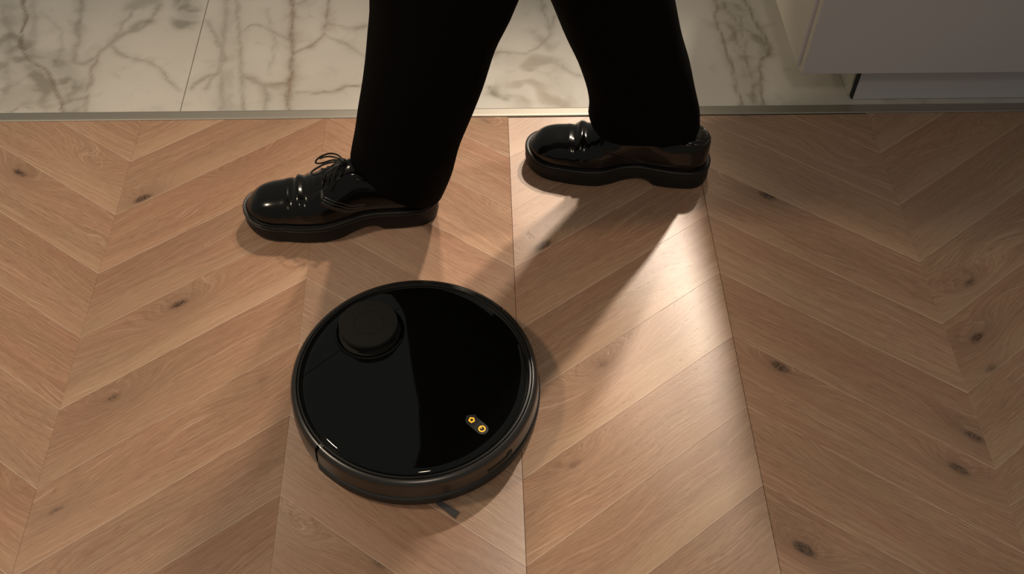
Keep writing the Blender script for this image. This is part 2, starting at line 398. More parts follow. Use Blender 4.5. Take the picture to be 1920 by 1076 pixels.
# veins: polyline in photo pixels, width (m), strength, warmth, which
VE = [([(43,0),(50,30),(42,60),(40,88),(60,115),(88,133),(100,160),(112,185),(118,213)], .0055, 1.0, .6),
 ([(155,0),(148,40),(145,80),(140,112)], .011, .55, .3), ([(300,10),(270,50),(225,65),(190,95),(160,120),(140,115)], .010, .5, .2),
 ([(255,15),(245,30),(210,75)], .006, .4, .3), ([(190,95),(172,130),(165,170),(162,213)], .006, .55, .7),
 ([(210,85),(230,105),(275,115),(300,130),(320,155),(335,170)], .0045, .55, .2), ([(425,0),(420,60),(415,130),(415,213)], .009, .45, .2),
 ([(445,0),(448,60),(452,140),(458,213)], .007, .5, .3), ([(548,0),(547,60),(549,100),(543,150),(541,205)], .0085, .8, .9),
 ([(385,165),(410,130),(425,110),(400,60),(390,40)], .006, .5, .2), ([(360,165),(375,150),(410,135)], .008, .6, .2),
 ([(455,140),(495,160),(540,155)], .009, .5, .5), ([(450,60),(480,45),(545,75)], .004, .5, .2), ([(555,100),(595,80),(608,65),(612,30),(618,0)], .0055, .7, .6),
 ([(612,68),(650,85),(690,110)], .0035, .5, .3), ([(555,174),(625,172),(650,162),(690,158)], .0035, .7, .6), ([(615,45),(650,52),(690,50)], .006, .45, .3),
 ([(490,160),(500,185),(495,213)], .007, .5, .3), ([(1012,0),(1027,41),(1034,63),(1012,85),(986,100),(930,98),(905,96)], .006, .5, .4),
 ([(1040,30),(1030,60)], .006, .4, .3), ([(1052,123),(1070,135),(1088,142)], .006, .55, .1), ([(913,163),(930,180),(950,185)], .007, .8, .1),
 ([(1340,0),(1347,50),(1360,90),(1372,125),(1382,160),(1388,200)], .0055, .8, .7), ([(1395,0),(1420,45),(1446,90),(1440,102),(1428,115),(1422,155),(1434,198)], .006, .8, .35),
 ([(1355,5),(1385,50),(1420,70),(1445,92)], .004, .6, .3), ([(1375,60),(1400,110),(1412,150),(1410,190)], .004, .55, .4), ([(1385,30),(1400,90)], .003, .5, .2),
 ([(0,150),(20,165),(40,150)], .004, .4, .3), ([(20,213),(35,195),(60,205)], .004, .5, .3), ([(0,20),(20,60),(12,120)], .01, .35, .2), ([(60,0),(65,50),(60,100)], .012, .35, .3),
 ([(75,20),(120,60),(110,110)], .008, .25, .2), ([(500,20),(515,80),(505,140)], .005, .3, .2)]
CLD = [([(20,75),(50,110),(100,115)], .030, .85, .1), ([(108,108),(132,150),(140,213)], .024, 1.0, .05), ([(0,185),(50,178),(95,175)], .035, .75, .25), ([(70,140),(90,170)], .022, .9, .2), ([(15,110),(30,160)], .02, .6, .1),
 ([(345,0),(352,25),(348,42)], .023, 1.1, .05), ([(258,48),(275,40)], .013, .9, .1), ([(245,10),(290,0)], .018, .6, .15), ([(560,12),(575,0)], .010, .8, .1),
 ([(960,112),(1010,118),(1045,125)], .024, .70, .45), ([(1000,140),(1030,160),(1045,200)], .030, .68, .6), ([(960,150),(975,200)], .026, .62, .5), ([(1000,60),(1030,90)], .010, .6, .3), ([(925,170),(950,180)], .018, .9, .1),
 ([(930,100),(955,120)], .014, .6, .15), ([(1352,10),(1385,80),(1400,130),(1405,200)], .020, .75, .35), ([(1385,10),(1415,70),(1436,98)], .015, .8, .15), ([(620,40),(618,55)], .010, .8, .9),
 ([(545,160),(520,160)], .010, .7, .95), ([(1670,186),(1695,200)], .010, .8, .3), ([(1720,186),(1735,194)], .006, .6, .2), ([(435,180),(430,213)], .014, .4, .2), ([(550,90),(546,140)], .008, .5, .9),
 ([(60,30),(50,80)], .012, .4, .6), ([(10,0),(25,60)], .018, .45, .2), ([(150,0),(140,70),(138,105)], .012, .45, .1), ([(0,120),(30,125)], .02, .7, .15), ([(60,195),(100,205)], .018, .6, .2), ([(425,0),(432,90),(436,213)], .016, .35, .1), ([(400,120),(440,130)], .012, .35, .1), ([(548,60),(550,150)], .013, .4, .8), ([(1380,40),(1400,110)], .020, .6, .3), ([(1395,120),(1415,190)], .014, .65, .4)]
def ext(l):
    a, b = l[0], l[1]
    return [(a[0] + (a[0] - b[0]) * 1.5 + 14, -110), (a[0] + 6, -50)] + list(l) if a[1] <= 0 else l
def wpoly(l): l = ext(l); return np.array([W(x, y)[:2] for x, y in l])
def seg_d(P, A):
    d = np.full(len(P), 9.0)
    for a, b in zip(A[:-1], A[1:]):
        ab = b - a; t = np.clip(((P - a) @ ab) / max(ab @ ab, 1e-12), 0, 1)
        d = np.minimum(d, np.hypot(*(P - (a + t[:, None] * ab)).T))
    return d
rv = np.random.RandomState(3)
ph = rv.rand(8, 3) * 6.28; fr = rv.uniform(25, 190, (8, 2)) * rv.choice([-1, 1], (8, 2))
def tile(x0, x1, y0, y1):
    fine = y0 < 1.5 and x0 < 1.0
    xs = np.linspace(x0, x1, 321 if fine else 9)
    ys = np.r_[np.arange(y0, y1 - .004, .0050), y1] if fine else np.linspace(y0, y1, 5)
    nx, ny = len(xs), len(ys)
    X, Y = np.meshgrid(xs, ys); V = np.c_[X.ravel(), Y.ravel(), np.zeros(nx * ny)]
    Fc = [(j * nx + i, j * nx + i + 1, (j + 1) * nx + i + 1, (j + 1) * nx + i) for j in range(ny - 1) for i in range(nx - 1)]
    # rim
    n0 = len(V); rim = [j for j in range(nx)] + [k * nx + nx - 1 for k in range(1, ny)] + [(ny - 1) * nx + i for i in range(nx - 2, -1, -1)] + [k * nx for k in range(ny - 2, 0, -1)]
    V = np.r_[V, V[rim] - [0, 0, .006]]; m = len(rim)
    Fc += [(rim[i], n0 + i, n0 + (i + 1) % m, rim[(i + 1) % m]) for i in range(m)]
    o = mesh_obj('tile', V, Fc, M_marble, mf)
    P = V[:, :2].copy()
    wob = sum(np.sin(P @ fr[i] + ph[i, 0])[:, None] * np.array([np.cos(ph[i, 1]), np.sin(ph[i, 1])]) for i in range(8)) * .0011
    P = P + wob
    vein = np.zeros(len(P)); cloud = np.zeros(len(P)); wn = np.zeros(len(P)); wt = np.full(len(P), 1e-4)
    if fine:
        for l, w, s_, wm in VE:
            d = seg_d(P, wpoly(l)); g = s_ * np.exp(-(d / (w * .55)) ** 2); vein = np.maximum(vein, g); wn += g * wm; wt += g
            g2 = .55 * s_ * np.exp(-(d / (w * 2.0)) ** 2); cloud = np.maximum(cloud, g2)
        for l, w, s_, wm in CLD:
            d = seg_d(P, wpoly(l)); g = s_ / (1 + np.exp((d - w) / (.0050))); cloud = np.maximum(cloud, g); wn += g * wm; wt += g
    for nm, a in (('vein', vein), ('cloud', cloud), ('warm', np.clip(wn / wt, 0, 1))):
        at = o.data.attributes.new(nm, 'FLOAT', 'POINT'); at.data.foreach_set('value', a.astype(np.float32))
    return o
JX = -.5405
for i in range(0, 3):
    xa = JX - 1.6 + i * 1.6
    for (ya, yb) in ((YM, 2.02), (2.022, 2.62), (2.622, 3.22), (3.222, 3.82)):
        tile(max(xa + .0009, -2.28), min(xa + 1.5991, 2.38), ya, yb)

# threshold strip
bm = bmesh.new()
prof = [(1.3962, -.004), (1.3962, .0006), (1.3975, .0016), (1.4010, .0021), (1.4150, .0021), (1.4178, .0015), (1.4190, .0004), (1.4190, -.004)]
a = [bm.verts.new((-2.3, y, z)) for y, z in prof]; b = [bm.verts.new((2.4, y, z)) for y, z in prof]
n = len(prof)
for i in range(n): bm.faces.new((a[i], a[(i + 1) % n], b[(i + 1) % n], b[i]))
bm.faces.new(a); bm.faces.new(b[::-1])
tag(bm_obj('trim_1', bm, M_metal), 'flat satin metal threshold strip between the wood and the marble', kind='structure')

# ------------------------------------------------------------------ kitchen cabinet
cab = empty('kitchen_cabinet', (.561, 1.389, 0))
tag(cab, 'white handleless kitchen base cabinet on a recessed plinth, standing on the marble', 'cabinet')
def cbox(name, a, b, mat, bev=0, parent=cab, seg=2):
    o = box(name, a, b, mat, None, bev, seg); o.parent = parent
    w = Vector(cab.location)
    for v in o.data.vertices: v.co -= w
    return o
TOPZ = .80
cbox('carcass', (.5745, 1.4125, .102), (1.75, 1.98, TOPZ), M_carc, .0006)
ep = cbox('end_panel', (.5588, 1.4092, .1000), (.5740, 1.985, TOPZ), M_carc, .0008)
fe = cbox('front_edge_band', (.5586, 1.4078, .1000), (.5742, 1.4094, TOPZ), M_edge, .0006); fe.parent = ep
for i, (a, b) in enumerate(((.5645, 1.155), (1.158, 1.75))):
    d = cbox('door', (a, 1.389, .098), (b, 1.4060, TOPZ - .03), M_white, .0008)
    db = cbox('edge_band', (a - .0007, 1.3895, .0985), (a + .0003, 1.4055, TOPZ - .0305), M_carc); db.parent = d
    for zz in (.18, .60): cbox('hinge_plate', (a + .03, 1.4060, zz), (a + .07, 1.4125, zz + .04), M_steel, .0005)
pl = cbox('plinth', (.6915, 1.4330, .0015), (1.74, 1.4450, .101), M_white, .0004)
eb = cbox('hollow_end', (.6885, 1.4334, .0015), (.6915, 1.4448, .100), M_hollow)
eb.parent = pl
for (ya, yb, za, zb) in ((1.4386, 1.4392, .002, .100), (1.4336, 1.4446, .030, .0307)):
    w = cbox('profile_web', (.6878, ya, za), (.6890, yb, zb), M_web); w.parent = pl
cbox('side_plinth', (.6850, 1.4455, .0010), (.6970, 1.90, .101), M_carc, .0004)
cbox('worktop', (.556, 1.375, TOPZ), (1.76, 1.99, TOPZ + .02), M_white, .002)

# ------------------------------------------------------------------ robot vacuum
RC = Vector((-.0957, .8030, 0)); RA = math.atan2(-.741, .672)       # forward axis, to lower right
rob = empty('robot_vacuum', RC, RA)                                  # local +x is forward
tag(rob, 'round glossy black robot vacuum with two amber buttons on the wood floor', 'robot vacuum')
def lathe(name, prof, mat, a0=0, a1=2 * PI, n=160, center=(0, 0), parent=rob, closed=True, smooth=True, capends=False, autos=35):
    full = abs(a1 - a0 - 2 * PI) < 1e-6; m = n if full else n + 1; V = []; Fc = []; p = len(prof)
    for i in range(m):
        th = a0 + (a1 - a0) * i / n
        for r, z in prof: V.append((center[0] + r * math.cos(th), center[1] + r * math.sin(th), z))
    for i in range(n):
        i2 = (i + 1) % m
        for k in range(p if closed else p - 1):
            k2 = (k + 1) % p; q = (i * p + k, i2 * p + k, i2 * p + k2, i * p + k2)
            Fc.append(q)
    if not full and closed: Fc.append(tuple(range(p))); Fc.append(tuple((m - 1) * p + k for k in range(p - 1, -1, -1)))
    o = mesh_obj(name, V, Fc, mat, parent)
    bm = bmesh.new(); bm.from_mesh(o.data); bmesh.ops.remove_doubles(bm, verts=bm.verts, dist=1e-6); bmesh.ops.recalc_face_normals(bm, faces=bm.faces); bm.to_mesh(o.data); bm.free()
    if smooth:
        o.data.polygons.foreach_set('use_smooth', [True] * len(o.data.polygons)); o.data.set_sharp_from_angle(angle=math.radians(autos))
    return o
def arc(cx, cz, r, t0, t1, n=5): return [(cx + r * math.cos(math.radians(t0 + (t1 - t0) * i / n)), cz + r * math.sin(math.radians(t0 + (t1 - t0) * i / n))) for i in range(n + 1)]
lathe('chassis', [(0, .012), (.150, .012), (.165, .0075), (.1725, .0075), (.1742, .0095), (.1742, .0185), (.1722, .0200), (.1680, .0210), (.1640, .0450), (0, .0450)], M_chas)
g = .0140
# front bumper skirt
pf = [(.1665, .0262), (.1740, .0255), (.1751, .0270), (.1748, .0300), (.1738, .0440)] + arc(.1640, .0470, .0098, 12, 82, 9) + [(.1650, .0566), (.1645, .0540), (.1655, .0470)]
pf[5:] = pf[5:]
lathe('lower_bumper', [(.1660, .0062), (.1750, .0062), (.1770, .0085), (.1772, .0205), (.1755, .0222), (.1700, .0235), (.1660, .0235)], M_chas, -PI / 2 + g, PI / 2 - g, 120)
lathe('bumper', pf, M_skirt, -PI / 2 + g, PI / 2 - g, 120)
pr_ = [(.1660, .0100), (.1722, .0090), (.1742, .0110), (.1748, .0300), (.1738, .0440)] + arc(.1640, .0470, .0098, 12, 82, 9) + [(.1650, .0566), (.1645, .0540), (.1655, .0470)]
lathe('rear_shell', pr_, M_skirt, PI / 2 + g, 3 * PI / 2 - g, 120)
lathe('top_ring', [(.1560, .0450), (.1640, .0450), (.1644, .0555), (.1634, .0572), (.1612, .0575), (.1600, .0560), (.1590, .0530), (.1560, .0520)], M_matt)
# lid: raised glossy panel with a rolled rim, split by the hinge seam
def lid(name, xa, xb, inv=False):
    prof = [(0.0, .0577), (.10, .0577), (.146, .0577), (.1500, .0575), (.1530, .0570), (.1552, .0560), (.1572, .0545), (.1580, .0520), (.1580, .0460)]
    o = lathe(name, prof, M_gloss, n=200, closed=False)
    bm = bmesh.new(); bm.from_mesh(o.data)
    for xx, keep in ((xa, 1), (xb, -1)):
        if xx is None: continue
        g_ = bm.verts[:] + bm.edges[:] + bm.faces[:]
        bmesh.ops.bisect_plane(bm, geom=g_, plane_co=(xx, 0, 0), plane_no=(keep, 0, 0), clear_inner=True)
        ed = [e for e in bm.edges if e.is_boundary and all(abs(v.co.x - xx) < 1e-5 for v in e.verts)]
        r = bmesh.ops.extrude_edge_only(bm, edges=ed)
        for v in [q for q in r['geom'] if isinstance(q, bmesh.types.BMVert)]: v.co.z = min(v.co.z, .0577) - .006; v.co.x -= keep * -.0002
    bm.to_mesh(o.data); bm.free(); o.data.set_sharp_from_angle(angle=math.radians(30)); return o
lid('lid', -.1028, None); lid('rear_cover', None, -.1036)
# trim line on top ring : thin light pipe sector, with clip marks at the ring
lathe('bumper_groove', [(.1584, .0475), (.1600, .0475), (.1600, .0522), (.1584, .0522)], M_hollow)
# turret
T = (-.0997, 0)
tur = lathe('lidar_turret', [(0, .0560), (.0440, .0560), (.0440, .0600), (.0392, .0606), (.0385, .0620), (.0385, .0690), (.0415, .0695), (.0424, .0715), (.0424, .0765), (.0410, .0785), (.0215, .0788), (.0213, .0784), (.0205, .0784), (.0203, .0788), (0, .0788)], M_turr, center=T, n=96)
lathe('turret_collar', [(.0444, .0560), (.0500, .0560), (.0500, .0590), (.0492, .0602), (.0478, .0606), (.0462, .0600), (.0444, .0578)], M_gloss, center=T, n=96)
for k in range(5):
    th = 2 * PI * k / 5 + .3
    bm = bmesh.new(); add_box(bm, (-.0012, -.004, .0605), (.0012, .004, .0697), .0004)
    bmesh.ops.rotate(bm, verts=bm.verts, matrix=Matrix.Rotation(th, 3, 'Z')); bmesh.ops.translate(bm, verts=bm.verts, vec=(T[0] + .0402 * math.cos(th), .0402 * math.sin(th), 0))
    bm_obj('turret_post', bm, M_matt, tur)
# button pill on the lid
def prism(name, pts, z0, z1, mat, parent, bev=0):
    bm = bmesh.new(); vs_ = [bm.verts.new((x, y, z0)) for x, y in pts]; f = bm.faces.new(vs_)
    r = bmesh.ops.extrude_face_region(bm, geom=[f]); top = [v for v in r['geom'] if isinstance(v, bmesh.types.BMVert)]
    for v in top: v.co.z = z1
    if bev: bmesh.ops.bevel(bm, geom=[e for e in bm.edges if all(abs(v.co.z - z1) < 1e-7 for v in e.verts)], offset=bev, segments=2, affect='EDGES')
    return bm_obj(name, bm, mat, parent)
def to_local(p): 
    d = Vector((p[0] - RC.x, p[1] - RC.y)); c, s = math.cos(-RA), math.sin(-RA); return Vector((d.x * c - d.y * s, d.x * s + d.y * c))
b1 = to_local(W(884.5, 787.5, .058)); b2 = to_local(W(903.8, 804, .058)); mid = (b1 + b2) / 2; ax = (b2 - b1).normalized(); nrm = Vector((-ax.y, ax.x))
hw = .0083; hl = (b2 - b1).length / 2 + .0005
pts = []
for sgn, c0 in ((1, mid + ax * hl), (-1, mid - ax * hl)):
    for i in range(17):
        t = -PI / 2 + PI * i / 16; d = ax * (math.cos(t) * sgn) + nrm * (math.sin(t) * sgn); pts.append(tuple(c0 + d * hw))
pill = prism('button_panel', pts, .0565, .0583, M_pill, rob, .0003)
def ring2d(name, outer, inner, z0, z1, mat, parent):
    n = len(outer); V = [(x, y, z0) for x, y in outer] + [(x, y, z0) for x, y in inner] + [(x, y, z1) for x, y in outer] + [(x, y, z1) for x, y in inner]; Fc = []
    for i in range(n):
        j = (i + 1) % n; Fc += [(2 * n + i, 2 * n + j, 3 * n + j, 3 * n + i), (i, j, 2 * n + j, 2 * n + i), (n + j, n + i, 3 * n + i, 3 * n + j), (j, i, n + i, n + j)]
    return fix_normals(mesh_obj(name, V, Fc, mat, parent))
def ngon(c, r, n, rot): return [tuple(c + Vector((r * math.cos(rot + 2 * PI * i / n), r * math.sin(rot + 2 * PI * i / n)))) for i in range(n)]
# pentagon (home) points down the picture: rotate with the view, i.e. against the body rotation
ring2d('home_icon', ngon(b1, .0047, 5, -RA - PI / 2 - .12), ngon(b1, .0026, 5, -RA - PI / 2 - .12), .0582, .05855, M_amber, pill)
ring2d('power_icon', ngon(b2, .0049, 32, 0), ngon(b2, .0034, 32, 0), .0582, .05855, M_amber, pill)
up_ = Vector((math.cos(-RA + PI * .72), math.sin(-RA + PI * .72))); pr2 = Vector((-up_.y, up_.x))
q0 = b2 + up_ * .0008; q1 = b2 + up_ * .0046
prism('power_mark', [tuple(q0 + pr2 * .0006), tuple(q0 - pr2 * .0006), tuple(q1 - pr2 * .0006), tuple(q1 + pr2 * .0006)], .0582, .0586, M_amber, pill)
for c in (mid - ax * hl + nrm * .0087 - ax * .002, mid - ax * (hl + .0087)):
    prism('lens_dot', ngon(c, .0007, 8, 0), .0570, .0582, M_steel, pill)
# dock sensor window in the skirt, straight ahead
a_w = .125
lathe('sensor_window', [(.1725, .0300), (.1755, .0300), (.1753, .0352), (.1725, .0352)], M_hollow, -a_w + .0, a_w, 24)
lathe('sensor_slot', [(.1725, .0352), (.1756, .0352), (.1753, .0385), (.1725, .0385)], M_hollow, .075, a_w + .004, 16)
lathe('sensor_lens', [(.1725, .0335), (.1760, .0335), (.1758, .0358), (.1725, .0358)], M_gloss, .080, .095, 6)
# light clips in the bumper gaps and contact marks
for sg in (-1,):
    th = sg * PI / 2
    bm = bmesh.new(); add_box(bm, (-.0035, -.0022, .0540), (.0035, .0022, .0565), .0006)
    bmesh.ops.rotate(bm, verts=bm.verts, matrix=Matrix.Rotation(th + PI / 2, 3, 'Z')); bmesh.ops.translate(bm, verts=bm.verts, vec=(.0015, sg * .1655, 0))
    bm_obj('bumper_stop', bm, M_steel if sg < 0 else M_matt, rob)
for sg in (-1, 1):
    bm = bmesh.new(); add_box(bm, (-.033, -.009, .0), (.033, .009, .050), .004)
    bmesh.ops.translate(bm, verts=bm.verts, vec=(0, sg * .11, 0)); bm_obj('wheel', bm, M_rubber, rob)
# side brush, one arm sweeps out from under the skirt
tip = W(856.5, 966, .003); dirw = (W(857, 966, .003) - W(826, 944, .003)); a0 = math.atan2(dirw.y, dirw.x) - RA
tl = to_local(tip); bc = tl - .060 * Vector((math.cos(a0), math.sin(a0)))
sb = lathe('side_brush', [(0, .0015), (.010, .0015), (.010, .0075), (0, .0075)], M_chas, center=tuple(bc), n=24)
for da, ln in ((0, .060), (math.radians(112), .052), (math.radians(222), .044)):
    d = Vector((math.cos(a0 + da), math.sin(a0 + da))); e = Vector((-d.y, d.x))
    p = [bc + d * .008 + e * .0022, bc + d * .008 - e * .0022, bc + d * ln - e * .0050, bc + d * (ln - .001) + e * .0062]
    prism('bristle_arm', [tuple(x) for x in p], .0016, .0030, M_brush, sb)

# ------------------------------------------------------------------ person: trousers, jacket, shoes
per = empty('person', (0, 1.22, 0))
tag(per, 'person in black trousers and black lace-up shoes walking past the robot vacuum', 'person')
def unparent_shift(o): 
    w = Vector(per.location)
    for v in o.data.vertices: v.co -= w
    return o
def fold(x, z, th, sd):
    return (.0035 * math.sin(3 * th + 9 * z + sd) * math.exp(-((z - .18) / .10) ** 2) + .0022 * math.sin(5 * th - 40 * z + sd * 2) * math.exp(-((z - .14) / .06) ** 2) + .0025 * math.sin(2 * th + 14 * z + sd))
def leg_mesh(rows, hem, yh, sd):
    """rows: z, front x, back x, centre y, half depth ; hem: function th->z of the lowest ring"""
    N = 48; V = []; Fc = []; zt = rows[-1][0]
    lv = 46
    tabs = [[(r[0], r[i]) for r in rows] for i in range(1, 5)]
    def ringpt(zc, th):
        xf, xb, yc, ry = [smooth_tab(t, zc) for t in tabs]
        cx = (xf + xb) / 2; rx = (xb - xf) / 2
        f = fold(cx, zc, th, sd); c, s_ = math.cos(th), math.sin(th); e = .92
        # pressed crease front and back
        k = 1 + .02 * math.exp(-((math.pi - abs(th - math.pi)) / .18) ** 2) 
        return (cx - (rx * k + f) * math.copysign(abs(c) ** e, c), yc + (ry + f) * math.copysign(abs(s_) ** e, s_))
    for j in range(lv):
        s_ = j / (lv - 1)
        for i in range(N):
            th = 2 * PI * i / N; zh = hem(th); z = zh + (zt - zh) * s_ ** 1.25
            x, y = ringpt(z, th); V.append((x, y, z))
    # inside return of the hem
    for (dz, dr) in ((.0005, .003), (.035, .0045)):
        for i in range(N):
            th = 2 * PI * i / N; z = hem(th) + dz; x, y = ringpt(z, th)
            xc = (smooth_tab(tabs[0], z) + smooth_tab(tabs[1], z)) / 2; yc = smooth_tab(tabs[2], z)
            d = Vector((xc - x, yc - y)).normalized(); V.append((x + d.x * dr, y + d.y * dr, z))
    def q(a, b):
        for i in range(N): Fc.append((a * N + i, a * N + (i + 1) % N, b * N + (i + 1) % N, b * N + i))
    for j in range(lv - 1): q(j, j + 1)
    q(lv, 0) ; q(lv + 1, lv)
    return V, Fc
LY = 1.172; RY = 1.262
rowsL = [(.04, -.213, -.064, LY + .003, .070), (.09, -.2045, -.0475, LY, .074), (.15, -.1895, -.0290, LY, .077), (.21, -.1810, -.0110, LY, .079), (.275, -.1695, .0100, LY, .081),
         (.35, -.1560, .0300, LY + .004, .084), (.41, -.1455, .0525, LY + .006, .088), (.50, -.1420, .0750, LY + .008, .092), (.70, -.1380, .0850, LY + .004, .098), (.86, -.1350, .0900, LY + .014, .105)]
rowsR = [(.05, .1990, .3760, RY, .066), (.10, .1905, .3680, RY, .068), (.13, .1760, .3610, RY, .071), (.165, .1740, .3495, RY, .073), (.23, .1545, .3300, RY - .002, .077),
         (.29, .1310, .3070, RY - .004, .080), (.36, .1075, .2845, RY - .008, .084), (.50, .0500, .2350, RY - .012, .092), (.70, -.0250, .1800, RY - .012, .100), (.86, -.0950, .1500, RY - .012, .108)]
V1, F1 = leg_mesh(rowsL, lambda t: .088 + .036 * math.cos(t) - .004 * math.sin(2 * t), LY, .4)
V2, F2 = leg_mesh(rowsR, lambda t: .112 + .005 * math.cos(t) - .002 * math.cos(2 * t), RY, 2.1)
V = V1 + V2; Fc = F1 + [tuple(i + len(V1) for i in f) for f in F2]
# seat of the trousers
N = 48; base = len(V)
seat = [(.78, -.128, .135, 1.217, .135), (.84, -.133, .145, 1.217, .160), (.90, -.135, .145, 1.216, .168), (.98, -.138, .130, 1.215, .160), (1.04, -.140, .110, 1.214, .150)]
for z, xf, xb, yc, ry in seat:
    for i in range(N):
        th = 2 * PI * i / N; V.append(((xf + xb) / 2 - (xb - xf) / 2 * math.cos(th), yc + ry * math.sin(th), z))
for j in range(len(seat) - 1):
    for i in range(N): Fc.append((base + j * N + i, base + j * N + (i + 1) % N, base + (j + 1) * N + (i + 1) % N, base + (j + 1) * N + i))
tro = mesh_obj('trousers', V, Fc, M_cloth, per, True); unparent_shift(tro)
# pressed hem line on each leg
# jacket above the frame (casts shadow and shows in the glossy lid)
V = []; Fc = []
jk = [(.74, -.140, .165, .185), (.84, -.146, .160, .188), (1.02, -.150, .140, .178), (1.15, -.165, .130, .182), (1.30, -.185, .125, .195), (1.42, -.190, .110, .190), (1.49, -.150, .080, .130), (1.53, -.100, .040, .070)]
for z, xf, xb, ry in jk:
    for i in range(N):
        th = 2 * PI * i / N; V.append(((xf + xb) / 2 - (xb - xf) / 2 * math.cos(th), 1.216 + ry * math.sin(th), z))
for j in range(len(jk) - 1):
    for i in range(N): Fc.append((j * N + i, j * N + (i + 1) % N, (j + 1) * N + (i + 1) % N, (j + 1) * N + i))
Fc.append(tuple(7 * N + i for i in range(N))); 
unparent_shift(mesh_obj('jacket', V, Fc, M_cloth, per, True))

# ---- shoe, local x from heel (0) to toe (L), +y is the outer side, z up
L = .312
OUT_T = [(.12, .0370), (.20, .0385), (.30, .0375), (.38, .0390), (.46, .0460), (.54, .0540), (.60, .0570), (.67, .0562), (.74, .0535), (.80, .0495)]
INN_T = [(.12, .0370), (.20, .0380), (.30, .0350), (.38, .0315), (.46, .0345), (.54, .0440), (.60, .0500), (.67, .0515), (.74, .0505), (.80, .0480)]
def half_w(tab, t):
    """half width of the last: rounded heel, ball, rounded toe"""
    t = min(max(t, 0), 1)
    if t > .80: return smooth_tab(tab, .80) * math.sqrt(max(0, 1 - ((t - .80) / .20) ** 2.2))
    if t < .12: return smooth_tab(tab, .12) * math.sqrt(max(0, 1 - ((.12 - t) / .12) ** 2.2))
    return smooth_tab(tab, t)
def outline(off, n=72):
    pts = []
    for i in range(n):
        a = PI * i / n; t = (1 - math.cos(a)) / 2; pts.append((t * L, half_w(OUT_T, t)))
    for i in range(n):
        a = PI * i / n; t = (1 + math.cos(a)) / 2; pts.append((t * L, -half_w(INN_T, t)))
    out = []; m = len(pts)
    for i in range(m):
        p0, p2 = Vector(pts[i - 1]), Vector(pts[(i + 1) % m]); e = (p2 - p0).normalized(); nn = Vector((-e.y, e.x))
        out.append((pts[i][0] + nn.x * off, pts[i][1] + nn.y * off))
    return out
def zbot(t): return smooth_tab([(0, .003), (.03, 0), (.295, 0), (.305, .0005), (.312, .0115), (.36, .0125), (.44, .0075), (.52, .001), (.60, 0), (.78, 0), (.90, .004), (1, .0125)], t)
def zweld(t): return smooth_tab([(0, .0390), (.15, .0380), (.30, .0385), (.45, .0370), (.60, .0340), (.78, .0330), (.90, .0350), (1, .0400)], t)
HT = [(0, .080), (.02, .088), (.06, .0945), (.12, .0965), (.20, .0960), (.28, .1010), (.36, .1120), (.42, .1165), (.48, .1105), (.56, .0960), (.64, .0835), (.72, .0755), (.80, .0705), (.87, .0675), (.92, .0635), (.955, .0560), (.98, .0480), (1.0, .0410)]
def upper_pt(t, ph, off=0.0):
    """t along the shoe, ph from 0 (outer welt line) over the top (pi/2) to pi (inner welt line)"""
    zb_ = zweld(t) - .002; h = smooth_tab(HT, t) - zb_
    wo = half_w(OUT_T, t) * .905; wi = half_w(INN_T, t) * .905
    c, s_ = math.cos(ph), math.sin(ph)
    # cross-section: boxier low down, tapering towards the instep
    ex = lerp_tab([(0, .55), (.3, .80), (.45, 1.05), (.6, .95), (.75, .80), (.9, .85), (1, 1)], t)
    ez = lerp_tab([(0, .60), (.3, .85), (.5, .95), (.7, .85), (1, .80)], t)
    y = (wo if c >= 0 else wi) * math.copysign(abs(c) ** ex, c); z = zb_ + h * abs(s_) ** ez
    y *= 1 - .0
    # walking creases over the toe joint
    k = s_ ** 1.2 if s_ > 0 else 0
    w = math.cos(ph)
    cr1 = .0050 * math.exp(-((t - .745 - .015 * w) / .012) ** 2); cr2 = .0046 * math.exp(-((t - .680 + .012 * w) / .012) ** 2); bl = .0046 * math.exp(-((t - .712) / .016) ** 2); cr3 = .0018 * math.exp(-((t - .640) / .012) ** 2)
    z += k * (bl - cr1 - cr2 - cr3)
    y += (bl - cr1 - cr2) * .35 * math.copysign(min(1, abs(w) * 3), w) * (1 - abs(w) ** 4)
    if off:
        n_ = Vector((0, c * .8, s_)).normalized(); y += n_.y * off; z += n_.z * off
    return ((.0125 + t * .975) * L, y, z)
